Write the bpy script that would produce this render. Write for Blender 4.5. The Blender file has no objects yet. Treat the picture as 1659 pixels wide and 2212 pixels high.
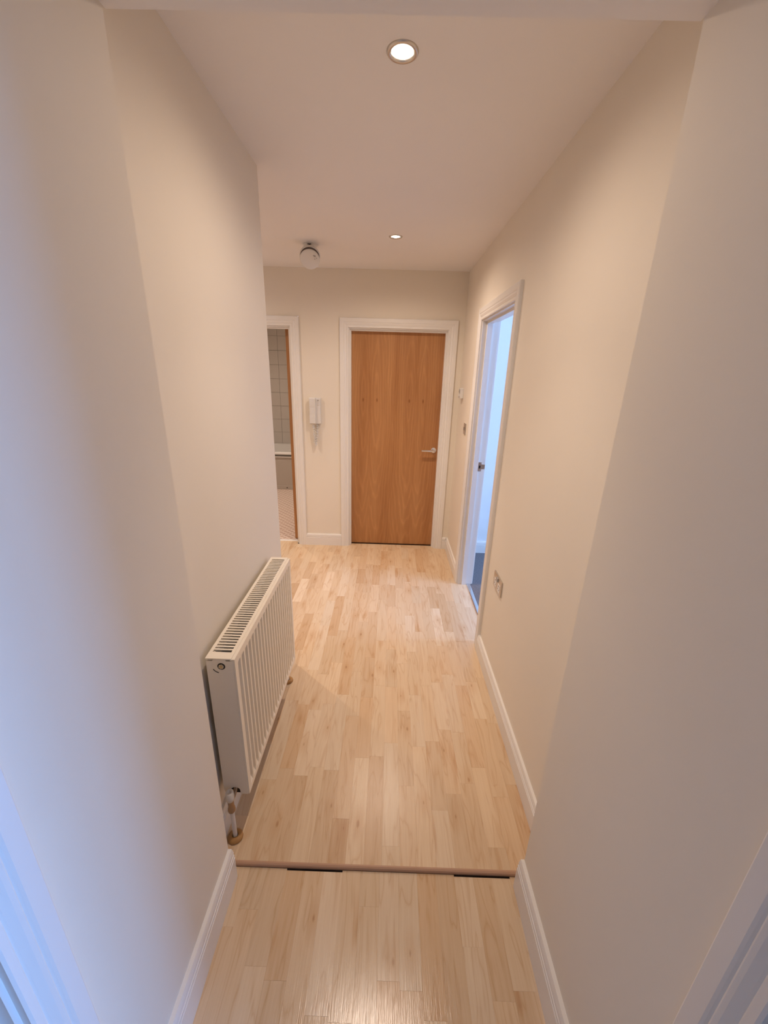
import bpy, bmesh, math, random
from mathutils import Vector, Matrix
random.seed(7)
S = bpy.context.scene
C = S.collection
PI = math.pi

# ------------------------------------------------------------------ camera
W_PX, H_PX = 1659, 2212
F_PX = 867.69
YAW, PITCH, ROLL, HCAM = 0.0084, -0.3332, 0.0283, 1.6559
cy, sy, cp, sp = math.cos(YAW), math.sin(YAW), math.cos(PITCH), math.sin(PITCH)
fw = Vector((-sy*cp, cy*cp, sp)); rt = Vector((cy, sy, 0)); up = rt.cross(fw)
c_, s_ = math.cos(ROLL), math.sin(ROLL)
rt2 = c_*rt + s_*up; up2 = -s_*rt + c_*up
cam = bpy.data.cameras.new('camera'); camo = bpy.data.objects.new('camera', cam); C.objects.link(camo)
cam.sensor_fit = 'VERTICAL'; cam.sensor_height = 36.0; cam.lens = F_PX/H_PX*36.0
cam.clip_start = 0.02; cam.clip_end = 60
m = Matrix((rt2, up2, -fw)).transposed().to_4x4(); m.translation = Vector((0, 0, HCAM))
camo.matrix_world = m
S.camera = camo

# ------------------------------------------------------------------ view, world, daylight
vs = S.view_settings
vs.view_transform = 'Standard'; vs.look = 'None'; vs.exposure = 0.09; vs.gamma = 1.0; vs.use_curve_mapping = False
wd = bpy.data.worlds.new('sky'); S.world = wd; wd.use_nodes = True
bg = wd.node_tree.nodes['Background']; bg.inputs[0].default_value = (0.42, 0.62, 1.0, 1); bg.inputs[1].default_value = 1.0
DAY = (0.27, 0.58, 1.30)
def daylight(name, y0, y1, z0, z1, x, power, col):
    l = bpy.data.lights.new(name, 'AREA'); l.shape = 'RECTANGLE'
    l.size = z1-z0; l.size_y = y1-y0; l.energy = power; l.color = col
    o = bpy.data.objects.new(name, l); C.objects.link(o)
    o.location = (x, (y0+y1)/2, (z0+z1)/2); o.rotation_euler = (0, math.radians(90), 0)
    return o
daylight('daylight_bedroom', 1.35, 2.75, 0.85, 2.15, 4.22, 175, (0.34, 0.56, 1.05))
daylight('daylight_lounge', -1.30, 0.12, 0.85, 2.15, 4.22, 200, DAY)
LAMP_COL = (1.0, 0.80, 0.65)
BEAM, SPILL = 0.64, 0.60   # a reflector lamp: central beam and wide spill
LAMP_W = 36.0        # one lamp; each lamp has its own gain to balance the brightness

# ------------------------------------------------------------------ main dimensions (metres)
XR, XL = 0.609, -0.582          # hall walls
YF, HC = 3.724, 2.45            # far wall, hall ceiling
NR, NL = 0.495, -0.4993         # walls of the narrow passage
YN, HN = 0.897, 2.221           # end of the passage, its ceiling
YL = 2.024                      # corner where the hall opens to the left
ZN = -0.012                     # passage floor
DH = 1.99                       # door opening height
AW = 0.097                      # clear opening edge to architrave outer edge

# ------------------------------------------------------------------ materials
def mat(name, col, rough=0.5, metal=0.0, spec=0.5):
    m = bpy.data.materials.new(name); m.use_nodes = True
    b = m.node_tree.nodes['Principled BSDF']
    b.inputs['Base Color'].default_value = (*col, 1); b.inputs['Roughness'].default_value = rough
    b.inputs['Metallic'].default_value = metal; b.inputs['Specular IOR Level'].default_value = spec
    return m
def N(m, t, **k):
    n = m.node_tree.nodes.new(t)
    for a, v in k.items(): setattr(n, a, v)
    return n
def L(m, a, b): m.node_tree.links.new(a, b)
def bsdf(m): return m.node_tree.nodes['Principled BSDF']
def paint(name, col, rough=0.6, scale=220, bump=0.04, var=0.03, spec=0.3):
    m = mat(name, col, rough, 0, spec)
    tc = N(m, 'ShaderNodeTexCoord')
    n1 = N(m, 'ShaderNodeTexNoise'); n1.inputs['Scale'].default_value = scale; n1.inputs['Detail'].default_value = 3
    n2 = N(m, 'ShaderNodeTexNoise'); n2.inputs['Scale'].default_value = 2.3; n2.inputs['Detail'].default_value = 4
    L(m, tc.outputs['Object'], n1.inputs['Vector']); L(m, tc.outputs['Object'], n2.inputs['Vector'])
    bp = N(m, 'ShaderNodeBump'); bp.inputs['Strength'].default_value = bump; bp.inputs['Distance'].default_value = 0.002
    L(m, n1.outputs['Fac'], bp.inputs['Height']); L(m, bp.outputs['Normal'], bsdf(m).inputs['Normal'])
    mx = N(m, 'ShaderNodeMix', data_type='RGBA')
    mx.inputs['A'].default_value = (*[c*(1-var) for c in col], 1); mx.inputs['B'].default_value = (*[min(1, c*(1+var)) for c in col], 1)
    L(m, n2.outputs['Fac'], mx.inputs['Factor']); L(m, mx.outputs['Result'], bsdf(m).inputs['Base Color'])
    return m
M = {}
M['wall'] = paint('cream_emulsion', (0.87, 0.80, 0.69), 0.65)
M['ceiling'] = paint('white_emulsion', (0.91, 0.88, 0.86), 0.75, 160, 0.05)
M['room'] = paint('pale_emulsion', (0.86, 0.86, 0.85), 0.7)
M['gloss'] = paint('white_gloss_paint', (0.87, 0.84, 0.80), 0.32, 60, 0.03, 0.015, 0.5)
M['enamel'] = paint('radiator_enamel', (0.91, 0.84, 0.72), 0.28, 90, 0.01, 0.01, 0.5)
M['plastic'] = mat('white_plastic', (0.78, 0.76, 0.73), 0.38)
M['plastic_grey'] = mat('grey_plastic', (0.42, 0.40, 0.38), 0.45)
M['dark'] = mat('dark_gap', (0.012, 0.010, 0.009), 0.7)
M['chrome'] = mat('chrome', (0.80, 0.80, 0.80), 0.12, 1.0)
M['steel'] = mat('brushed_steel', (0.62, 0.58, 0.53), 0.32, 1.0)
M['brass'] = mat('brass', (0.55, 0.42, 0.24), 0.35, 1.0)
M['hinge'] = mat('dark_hinge_metal', (0.05, 0.03, 0.02), 0.5, 0.6)
M['acrylic'] = mat('white_acrylic', (0.85, 0.84, 0.82), 0.12, 0, 0.6)
M['panel'] = paint('bath_panel', (0.52, 0.47, 0.42), 0.35, 90, 0.01)
M['tile'] = mat('white_glazed_tile', (0.72, 0.68, 0.64), 0.22)
M['grout'] = mat('grey_grout', (0.40, 0.36, 0.33), 0.9)
M['slab'] = mat('dark_underlay', (0.06, 0.045, 0.035), 0.95)
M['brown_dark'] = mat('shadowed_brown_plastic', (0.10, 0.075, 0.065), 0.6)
M['copper'] = mat('worn_valve_metal', (0.42, 0.30, 0.20), 0.4, 0.9)

def emis(name, col, st):
    m = mat(name, (0.9, 0.9, 0.9), 0.3); b = bsdf(m)
    b.inputs['Emission Color'].default_value = (*col, 1); b.inputs['Emission Strength'].default_value = st
    return m
M['bulb'] = emis('lit_lamp_lens', (1.0, 0.86, 0.70), 14)

# laminate strip: each strip object carries its own colour
def laminate(name, rough=0.3, use_obj=True, lipping=False):
    m = mat(name, (0.7, 0.5, 0.3), rough, 0, 0.5)
    tc = N(m, 'ShaderNodeTexCoord'); oi = N(m, 'ShaderNodeObjectInfo')
    off = N(m, 'ShaderNodeVectorMath', operation='SCALE'); off.inputs['Scale'].default_value = 37.0
    cmb = N(m, 'ShaderNodeCombineXYZ'); L(m, oi.outputs['Random'], cmb.inputs[0]); L(m, oi.outputs['Random'], cmb.inputs[1]); L(m, oi.outputs['Random'], cmb.inputs[2])
    L(m, cmb.outputs[0], off.inputs[0])
    ad = N(m, 'ShaderNodeVectorMath', operation='ADD'); L(m, tc.outputs['Object'], ad.inputs[0]); L(m, off.outputs[0], ad.inputs[1])
    mp = N(m, 'ShaderNodeMapping'); mp.inputs['Scale'].default_value = (130, 5, 1); L(m, ad.outputs[0], mp.inputs['Vector'])
    g = N(m, 'ShaderNodeTexNoise'); g.inputs['Scale'].default_value = 1; g.inputs['Detail'].default_value = 5; g.inputs['Roughness'].default_value = 0.6
    L(m, mp.outputs[0], g.inputs['Vector'])
    # cathedral figure: distorted bands
    mp2 = N(m, 'ShaderNodeMapping'); mp2.inputs['Scale'].default_value = (20, 2.6, 1); L(m, ad.outputs[0], mp2.inputs['Vector'])
    g2 = N(m, 'ShaderNodeTexNoise'); g2.inputs['Scale'].default_value = 1.0; g2.inputs['Detail'].default_value = 2; g2.inputs['Distortion'].default_value = 0.6
    L(m, mp2.outputs[0], g2.inputs['Vector'])
    ml = N(m, 'ShaderNodeMath', operation='MULTIPLY'); ml.inputs[1].default_value = 9.0; L(m, g2.outputs['Fac'], ml.inputs[0])
    fr = N(m, 'ShaderNodeMath', operation='PINGPONG'); fr.inputs[1].default_value = 1.0; L(m, ml.outputs[0], fr.inputs[0])
    pw = N(m, 'ShaderNodeMath', operation='POWER'); pw.inputs[1].default_value = 5.0; L(m, fr.outputs[0], pw.inputs[0])
    # broad flame of darker heartwood
    mp3 = N(m, 'ShaderNodeMapping'); mp3.inputs['Scale'].default_value = (22, 3.0, 1); L(m, ad.outputs[0], mp3.inputs['Vector'])
    g3 = N(m, 'ShaderNodeTexNoise'); g3.inputs['Scale'].default_value = 1.0; g3.inputs['Detail'].default_value = 3; L(m, mp3.outputs[0], g3.inputs['Vector'])
    r3 = N(m, 'ShaderNodeMapRange'); r3.inputs['From Min'].default_value = 0.60; r3.inputs['From Max'].default_value = 0.80; L(m, g3.outputs['Fac'], r3.inputs['Value'])
    base = oi.outputs['Color']
    def mul(a, fac, col):
        x = N(m, 'ShaderNodeMix', data_type='RGBA', blend_type='MULTIPLY'); L(m, a, x.inputs['A'])
        x.inputs['B'].default_value = (*col, 1); L(m, fac, x.inputs['Factor']); return x.outputs['Result']
    rg = N(m, 'ShaderNodeMapRange'); rg.inputs['From Min'].default_value = 0.35; rg.inputs['From Max'].default_value = 0.75; rg.inputs['To Max'].default_value = 0.7
    L(m, g.outputs['Fac'], rg.inputs['Value'])
    sc = N(m, 'ShaderNodeMath', operation='MULTIPLY'); sc.inputs[1].default_value = 0.62; L(m, pw.outputs[0], sc.inputs[0])
    c1 = mul(base, rg.outputs[0], (0.90, 0.84, 0.76)); c2 = mul(c1, sc.outputs[0], (0.82, 0.70, 0.58)); c3 = mul(c2, r3.outputs[0], (0.80, 0.62, 0.46))
    # a knot somewhere in about half of the strips
    def mth(opn, a, b=None):
        n = N(m, 'ShaderNodeMath', operation=opn)
        for i, v in enumerate((a, b)):
            if v is None: continue
            if isinstance(v, (int, float)): n.inputs[i].default_value = v
            else: L(m, v, n.inputs[i])
        return n.outputs[0]
    rnd = oi.outputs['Random']; f1 = mth('FRACT', mth('MULTIPLY', rnd, 17.31)); f2 = mth('FRACT', mth('MULTIPLY', rnd, 91.7)); f3 = mth('FRACT', mth('MULTIPLY', rnd, 43.13))
    so = N(m, 'ShaderNodeSeparateXYZ'); L(m, tc.outputs['Object'], so.inputs[0])
    kx = mth('SUBTRACT', so.outputs[0], mth('MULTIPLY', mth('SUBTRACT', f1, 0.5), 0.045))
    ky = mth('MULTIPLY', mth('SUBTRACT', so.outputs[1], mth('MULTIPLY', mth('SUBTRACT', f2, 0.5), 0.24)), 0.40)
    kd = mth('SQRT', mth('ADD', mth('MULTIPLY', kx, kx), mth('MULTIPLY', ky, ky)))
    kd = mth('ADD', kd, mth('MULTIPLY', mth('SUBTRACT', g3.outputs['Fac'], 0.5), 0.012))
    has = mth('GREATER_THAN', f3, 0.74)
    def ring(r0, r1, k):
        q = N(m, 'ShaderNodeMapRange'); q.inputs['From Min'].default_value = r0; q.inputs['From Max'].default_value = r1; q.inputs['To Max'].default_value = k
        L(m, kd, q.inputs['Value']); return mth('MULTIPLY', q.outputs[0], has)
    c3 = mul(c3, ring(0.0050, 0.001, 0.6), (0.62, 0.44, 0.30)); c3 = mul(c3, ring(0.032, 0.004, 0.55), (0.84, 0.70, 0.56))
    L(m, c3, bsdf(m).inputs['Base Color'])
    mp4 = N(m, 'ShaderNodeMapping'); mp4.inputs['Scale'].default_value = (420, 14, 1); L(m, ad.outputs[0], mp4.inputs['Vector'])
    g4 = N(m, 'ShaderNodeTexNoise'); g4.inputs['Scale'].default_value = 1; g4.inputs['Detail'].default_value = 2; L(m, mp4.outputs[0], g4.inputs['Vector'])
    bp = N(m, 'ShaderNodeBump'); bp.inputs['Strength'].default_value = 0.22; bp.inputs['Distance'].default_value = 0.0012
    L(m, g4.outputs['Fac'], bp.inputs['Height']); L(m, bp.outputs['Normal'], bsdf(m).inputs['Normal'])
    return m
M['laminate'] = laminate('maple_strip_laminate', 0.30)
M['laminate_gloss'] = laminate('maple_strip_laminate_glossier', 0.20)

def oak(name):
    m = mat(name, (0.5, 0.25, 0.1), 0.38, 0, 0.4)
    tc = N(m, 'ShaderNodeTexCoord'); sx = N(m, 'ShaderNodeSeparateXYZ'); L(m, tc.outputs['Object'], sx.inputs[0])
    # book-matched veneer leaves 0.205 m wide, mirrored
    px = N(m, 'ShaderNodeMath', operation='PINGPONG'); px.inputs[1].default_value = 0.21
    ax = N(m, 'ShaderNodeMath', operation='ADD'); ax.inputs[1].default_value = 2.3375; L(m, sx.outputs[0], ax.inputs[0]); L(m, ax.outputs[0], px.inputs[0])
    dx = N(m, 'ShaderNodeMath', operation='SUBTRACT'); dx.inputs[1].default_value = 0.0625; L(m, px.outputs[0], dx.inputs[0])
    dz = N(m, 'ShaderNodeMath', operation='SUBTRACT'); dz.inputs[1].default_value = 1.42; L(m, sx.outputs[2], dz.inputs[0])
    sz = N(m, 'ShaderNodeMath', operation='MULTIPLY'); sz.inputs[1].default_value = 0.085; L(m, dz.outputs[0], sz.inputs[0])
    cb = N(m, 'ShaderNodeCombineXYZ'); L(m, dx.outputs[0], cb.inputs[0]); L(m, sz.outputs[0], cb.inputs[2])
    ln = N(m, 'ShaderNodeVectorMath', operation='LENGTH'); L(m, cb.outputs[0], ln.inputs[0])
    mpn = N(m, 'ShaderNodeMapping'); mpn.inputs['Scale'].default_value = (7, 7, 1.3); L(m, tc.outputs['Object'], mpn.inputs['Vector'])
    nz = N(m, 'ShaderNodeTexNoise'); nz.inputs['Scale'].default_value = 1.6; nz.inputs['Detail'].default_value = 3; L(m, mpn.outputs[0], nz.inputs['Vector'])
    k1 = N(m, 'ShaderNodeMath', operation='MULTIPLY'); k1.inputs[1].default_value = 95.0; L(m, ln.outputs['Value'], k1.inputs[0])
    k2 = N(m, 'ShaderNodeMath', operation='MULTIPLY_ADD'); k2.inputs[1].default_value = 6.0; L(m, nz.outputs['Fac'], k2.inputs[0]); L(m, k1.outputs[0], k2.inputs[2])
    pg = N(m, 'ShaderNodeMath', operation='PINGPONG'); pg.inputs[1].default_value = 1.0; L(m, k2.outputs[0], pg.inputs[0])
    pw = N(m, 'ShaderNodeMath', operation='POWER'); pw.inputs[1].default_value = 3.0; L(m, pg.outputs[0], pw.inputs[0])
    mp = N(m, 'ShaderNodeMapping'); mp.inputs['Scale'].default_value = (260, 260, 7); L(m, tc.outputs['Object'], mp.inputs['Vector'])
    g = N(m, 'ShaderNodeTexNoise'); g.inputs['Scale'].default_value = 1; g.inputs['Detail'].default_value = 4; L(m, mp.outputs[0], g.inputs['Vector'])
    mpb = N(m, 'ShaderNodeMapping'); mpb.inputs['Scale'].default_value = (14, 14, 0.8); L(m, tc.outputs['Object'], mpb.inputs['Vector'])
    gb = N(m, 'ShaderNodeTexNoise'); gb.inputs['Scale'].default_value = 1; gb.inputs['Detail'].default_value = 3; L(m, mpb.outputs[0], gb.inputs['Vector'])
    cr = N(m, 'ShaderNodeValToRGB'); L(m, gb.outputs['Fac'], cr.inputs['Fac'])
    cr.color_ramp.elements[0].position = 0.3; cr.color_ramp.elements[0].color = (0.46, 0.215, 0.082, 1)
    cr.color_ramp.elements[1].position = 0.75; cr.color_ramp.elements[1].color = (0.60, 0.315, 0.135, 1)
    def mul(a, fac, col):
        x = N(m, 'ShaderNodeMix', data_type='RGBA', blend_type='MULTIPLY'); L(m, a, x.inputs['A'])
        x.inputs['B'].default_value = (*col, 1); L(m, fac, x.inputs['Factor']); return x.outputs['Result']
    lt = N(m, 'ShaderNodeMath', operation='MULTIPLY'); lt.inputs[1].default_value = 0.55; L(m, pw.outputs[0], lt.inputs[0])
    c1 = mul(cr.outputs['Color'], lt.outputs[0], (1.28, 1.34, 1.42))
    c2 = mul(c1, g.outputs['Fac'], (0.74, 0.66, 0.58))
    kz = N(m, 'ShaderNodeMath', operation='MULTIPLY'); kz.inputs[1].default_value = 0.42; L(m, dz.outputs[0], kz.inputs[0])
    kc = N(m, 'ShaderNodeCombineXYZ'); L(m, dx.outputs[0], kc.inputs[0]); L(m, kz.outputs[0], kc.inputs[2])
    kl = N(m, 'ShaderNodeVectorMath', operation='LENGTH'); L(m, kc.outputs[0], kl.inputs[0])
    kn = N(m, 'ShaderNodeMapRange'); kn.inputs['From Min'].default_value = 0.010; kn.inputs['From Max'].default_value = 0.002; L(m, kl.outputs['Value'], kn.inputs['Value'])
    c3 = mul(c2, kn.outputs[0], (0.62, 0.50, 0.42))
    L(m, c3, bsdf(m).inputs['Base Color'])
    bp = N(m, 'ShaderNodeBump'); bp.inputs['Strength'].default_value = 0.1; bp.inputs['Distance'].default_value = 0.001
    L(m, g.outputs['Fac'], bp.inputs['Height']); L(m, bp.outputs['Normal'], bsdf(m).inputs['Normal'])
    return m
M['oak'] = oak('oak_veneer')

def mosaic(name):
    m = mat(name, (0.62, 0.52, 0.46), 0.4)
    tc = N(m, 'ShaderNodeTexCoord'); mp = N(m, 'ShaderNodeMapping'); mp.inputs['Rotation'].default_value = (0, 0, math.radians(45)); L(m, tc.outputs['Object'], mp.inputs['Vector'])
    bt = N(m, 'ShaderNodeTexBrick'); bt.offset = 0.0; bt.inputs['Scale'].default_value = 1
    bt.inputs['Brick Width'].default_value = 0.05; bt.inputs['Row Height'].default_value = 0.05; bt.inputs['Mortar Size'].default_value = 0.008
    bt.inputs['Color1'].default_value = (0.62, 0.46, 0.38, 1); bt.inputs['Color2'].default_value = (0.57, 0.42, 0.34, 1); bt.inputs['Mortar'].default_value = (0.80, 0.68, 0.60, 1)
    L(m, mp.outputs[0], bt.inputs['Vector']); L(m, bt.outputs['Color'], bsdf(m).inputs['Base Color'])
    return m
M['mosaic'] = mosaic('small_diagonal_floor_pattern')
def carpet(name):
    m = mat(name, (0.2, 0.2, 0.21), 0.95, 0, 0.1)
    tc = N(m, 'ShaderNodeTexCoord'); n = N(m, 'ShaderNodeTexNoise'); n.inputs['Scale'].default_value = 160; n.inputs['Detail'].default_value = 4
    L(m, tc.outputs['Object'], n.inputs['Vector'])
    cr = N(m, 'ShaderNodeValToRGB'); L(m, n.outputs['Fac'], cr.inputs['Fac'])
    cr.color_ramp.elements[0].position = 0.35; cr.color_ramp.elements[0].color = (0.13, 0.12, 0.13, 1)
    cr.color_ramp.elements[1].position = 0.7; cr.color_ramp.elements[1].color = (0.30, 0.28, 0.28, 1)
    L(m, cr.outputs['Color'], bsdf(m).inputs['Base Color'])
    bp = N(m, 'ShaderNodeBump'); bp.inputs['Distance'].default_value = 0.006; L(m, n.outputs['Fac'], bp.inputs['Height']); L(m, bp.outputs['Normal'], bsdf(m).inputs['Normal'])
    return m
M['carpet'] = carpet('grey_carpet')
def glass(name):
    m = bpy.data.materials.new(name); m.use_nodes = True; t = m.node_tree; t.nodes.clear()
    o = t.nodes.new('ShaderNodeOutputMaterial'); mx = t.nodes.new('ShaderNodeMixShader'); mx.inputs[0].default_value = 0.06
    a = t.nodes.new('ShaderNodeBsdfTransparent'); b = t.nodes.new('ShaderNodeBsdfGlossy'); b.inputs['Roughness'].default_value = 0.02
    t.links.new(a.outputs[0], mx.inputs[1]); t.links.new(b.outputs[0], mx.inputs[2]); t.links.new(mx.outputs[0], o.inputs[0])
    return m
M['glass'] = glass('window_glass')

# ------------------------------------------------------------------ mesh helpers
class MB:
    def __init__(s): s.v = []; s.f = []; s.sm = []
    def add(s, vs, fs, smooth=False):
        b = len(s.v); s.v += [tuple(p) for p in vs]
        for f in fs: s.f.append([b+i for i in f]); s.sm.append(smooth)
        return s
    def box(s, x0, x1, y0, y1, z0, z1):
        vs = [(x, y, z) for z in (z0, z1) for y in (y0, y1) for x in (x0, x1)]
        return s.add(vs, [(0,2,3,1),(4,5,7,6),(0,1,5,4),(2,6,7,3),(0,4,6,2),(1,3,7,5)])
    def bbox(s, x0, x1, y0, y1, z0, z1, b=0.002):
        """box with chamfered edges"""
        bm = bmesh.new(); bmesh.ops.create_cube(bm, size=1)
        for v in bm.verts: v.co = Vector(((x0+x1)/2+v.co.x*(x1-x0), (y0+y1)/2+v.co.y*(y1-y0), (z0+z1)/2+v.co.z*(z1-z0)))
        bmesh.ops.bevel(bm, geom=bm.edges[:], offset=b, segments=2, affect='EDGES', profile=0.6)
        bm.verts.index_update()
        s.add([v.co[:] for v in bm.verts], [[v.index for v in f.verts] for f in bm.faces]); bm.free()
        return s
    def prism(s, poly, axis, a, b):
        """extrude closed 2D polygon along axis (0 x, 1 y, 2 z); poly in the other two coords in order"""
        def P(p, t): q = list(p); q.insert(axis, t); return tuple(q)
        n = len(poly); vs = [P(p, a) for p in poly]+[P(p, b) for p in poly]
        fs = [tuple(range(n))[::-1], tuple(range(n, 2*n))]+[(i, (i+1) % n, n+(i+1) % n, n+i) for i in range(n)]
        return s.add(vs, fs)
    def lathe(s, prof, seg=32, mtx=Matrix(), smooth=True):
        """revolve (r,z) profile about local Z"""
        vs = []; fs = []
        for r, z in prof:
            for k in range(seg):
                a = 2*PI*k/seg; vs.append(mtx @ Vector((r*math.cos(a), r*math.sin(a), z)))
        for i in range(len(prof)-1):
            for k in range(seg): fs.append((i*seg+k, i*seg+(k+1) % seg, (i+1)*seg+(k+1) % seg, (i+1)*seg+k))
        s.add(vs, fs, smooth)
        if prof[0][0] > 1e-6: s.add([vs[k] for k in range(seg)], [tuple(range(seg))[::-1]])
        if prof[-1][0] > 1e-6: s.add([vs[(len(prof)-1)*seg+k] for k in range(seg)], [tuple(range(seg))])
        return s
    def tube(s, pts, r, seg=12):
        pts = [Vector(p) for p in pts]; vs = []; fs = []; n = len(pts); ref = None
        for i, p in enumerate(pts):
            t = (pts[min(i+1, n-1)]-pts[max(i-1, 0)]).normalized()
            if ref is None: ref = t.orthogonal()
            u = (ref-t*ref.dot(t)).normalized(); ref = u; w = t.cross(u)
            for k in range(seg):
                a = 2*PI*k/seg; vs.append(p+(u*math.cos(a)+w*math.sin(a))*r)
        for i in range(n-1):
            for k in range(seg): fs.append((i*seg+k, i*seg+(k+1) % seg, (i+1)*seg+(k+1) % seg, (i+1)*seg+k))
        s.add(vs, fs, True); s.add(vs[:seg], [tuple(range(seg))[::-1]]); s.add(vs[-seg:], [tuple(range(seg))])
        return s
    def build(s, name, material, parent=None, origin=None):
        o_ = Vector(origin) if origin is not None else (parent['_w'] if parent is not None and '_w' in parent else None)
        o_ = Vector(o_) if o_ is not None else Vector((0, 0, 0))
        me = bpy.data.meshes.new(name)
        me.from_pydata([tuple(Vector(p)-o_) for p in s.v], [], s.f)
        me.polygons.foreach_set('use_smooth', s.sm)
        bm = bmesh.new(); bm.from_mesh(me); bmesh.ops.recalc_face_normals(bm, faces=bm.faces); bm.to_mesh(me); bm.free()
        me.materials.append(M[material]); me.update()
        o = bpy.data.objects.new(name, me); C.objects.link(o)
        W = o_
        if parent is not None:
            o.parent = parent; o.location = W-Vector(parent['_w'])
        else: o.location = W
        o['_w'] = W[:]
        return o
def tag(o, label=None, cat=None, group=None, kind=None):
    if label: o['label'] = label
    if cat: o['category'] = cat
    if group: o['group'] = group
    if kind: o['kind'] = kind
    return o
def thing(name, loc, label, cat, group=None, kind=None):
    o = bpy.data.objects.new(name, None); C.objects.link(o); o.location = loc; o['_w'] = Vector(loc)[:]
    o.empty_display_size = 0.05
    return tag(o, label, cat, group, kind)

def wall(name, box, openings, axis, label, material='wall'):
    """solid wall box (x0,x1,y0,y1,z0,z1) with rectangular openings (a0,a1,z0,z1) along axis 0/1"""
    x0, x1, y0, y1, z0, z1 = box; mb = MB()
    a0, a1 = (x0, x1) if axis == 0 else (y0, y1)
    def bx(p, q, r, t):
        if q-p < 1e-6 or t-r < 1e-6: return
        if axis == 0: mb.box(p, q, y0, y1, r, t)
        else: mb.box(x0, x1, p, q, r, t)
    cur = a0
    for (p, q, r, t) in sorted(openings):
        bx(cur, p, z0, z1); bx(p, q, z0, r); bx(p, q, t, z1); cur = q
    bx(cur, a1, z0, z1)
    return tag(mb.build(name, material), label, 'wall', None, 'structure')

# ------------------------------------------------------------------ shell
# door openings hold a 30 mm lining; clear opening edges (dark line of sight) from the photograph
D1 = (-0.3554, 0.4552)                      # far closed door, x range between stops
D2 = (2.145+AW, 3.084-AW)                   # right hall door, y range
D3 = (-0.895-0.79, -0.895)                  # bathroom door, x range
D4 = (0.371-AW-0.79, 0.371-AW)              # passage left door, y
D5 = (0.347-AW-0.79, 0.347-AW)              # passage right door, y
G = 0.044                                   # lining thickness + stop
def op(d): return (d[0]-G, d[1]+G, -0.2, DH+G)
TOP = 2.6
wall('wall_left', (-2.7, XL, YN-0.02, YL, -0.2, TOP), [], 1, 'cream hall wall behind the radiator, left of the hall')
wall('wall_passage_left', (NL-0.12, NL, -1.3, YN, -0.2, TOP), [op(D4)], 1, 'cream passage wall in the left foreground, bluish in daylight')
wall('wall_passage_right', (NR, NR+0.125, -1.3, YN, -0.2, TOP), [op(D5)], 1, 'shaded cream passage wall in the right foreground')
wall('wall_right', (XR, XR+0.112, YN, 4.7, -0.2, TOP), [op(D2)], 1, 'cream hall wall on the right with an open doorway')
wall('wall_far', (-2.7, XR, YF, YF+0.112, -0.2, TOP), [op(D3), op(D1)], 0, 'cream end wall of the hall around the oak door')
wall('wall_hall_left_end', (-2.8, -2.7, YL-0.2, 6.5, -0.2, TOP), [], 1, 'cream wall closing the left branch of the hall')
wall('wall_passage_back', (NL-0.12, NR+0.125, -1.42, -1.3, -0.2, TOP), [], 0, 'cream wall closing the passage behind the viewer')
wall('wall_bathroom_right', (-0.78, -0.68, YF+0.112, 6.5, -0.2, TOP), [], 1, 'bathroom side wall behind the open bathroom door', 'room')
wall('wall_bathroom_far', (-2.7, -0.68, 6.40, 6.5, -0.2, TOP), [], 0, 'grouted bathroom wall behind the white tiles', 'grout')
wall('wall_light_stop', (-0.68, XR, 4.6, 4.7, -0.2, TOP), [], 0, 'unseen wall added behind the closed oak door to stop light leaks', 'room')  # unseen wall, added to keep sky light out of the door gap
wall('wall_bedroom_far', (XR+0.112, 4.0, 3.655, 3.77, -0.2, TOP), [], 0, 'pale daylit wall seen through the doorway on the right', 'room')
wall('wall_bedroom_lounge', (NR+0.125, 4.0, 0.98, 1.08, -0.2, TOP), [], 0, 'pale wall between the two rooms on the right', 'room')
wall('wall_lounge_back', (NR+0.125, 4.0, -2.1, -2.0, -0.2, TOP), [], 0, 'pale back wall of the room beside the passage', 'room')
wall('wall_lounge_side', (NR+0.02, NR+0.125, -2.1, -1.42, -0.2, TOP), [], 1, 'pale side wall of the room beside the passage', 'room')
wall('wall_window', (4.0, 4.12, -2.1, 3.77, -0.2, TOP), [(1.35, 2.75, 0.85, 2.15), (-1.30, 0.12, 0.85, 2.15)], 1, 'pale outside wall with the windows of the side rooms', 'room')

# ceilings
LIGHTS = [(0.003, 1.385), (0.000, 2.890), (-1.55, 2.90)]
hs = 0.029
def ceiling():
    mb = MB(); x0, x1, y0, y1 = -2.8, 4.12, -2.1, 6.5
    cells = sorted(LIGHTS, key=lambda p: p[1])
    # rows split at each light
    holes = [(x-hs, x+hs, y-hs, y+hs) for x, y in LIGHTS]
    ys = sorted({y0, y1, *[h[2] for h in holes], *[h[3] for h in holes]})
    for a, b in zip(ys[:-1], ys[1:]):
        hh = sorted([h for h in holes if h[2] <= a+1e-9 and h[3] >= b-1e-9])
        cur = x0
        for h in hh: mb.box(cur, h[0], a, b, HC, HC+0.1); cur = h[1]
        mb.box(cur, x1, a, b, HC, HC+0.1)
    mb.box(x0, x1, y0, y1, HC+0.12, HC+0.2)
    return mb
tag(ceiling().build('ceiling', 'ceiling'), 'white hall ceiling with recessed downlights', 'ceiling', None, 'structure')
tag(MB().box(NL, NR, -1.3, YN+0.008, HN, HC).build('ceiling_passage', 'ceiling'), 'lowered white ceiling over the passage at the top edge', 'ceiling', None, 'structure')

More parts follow.
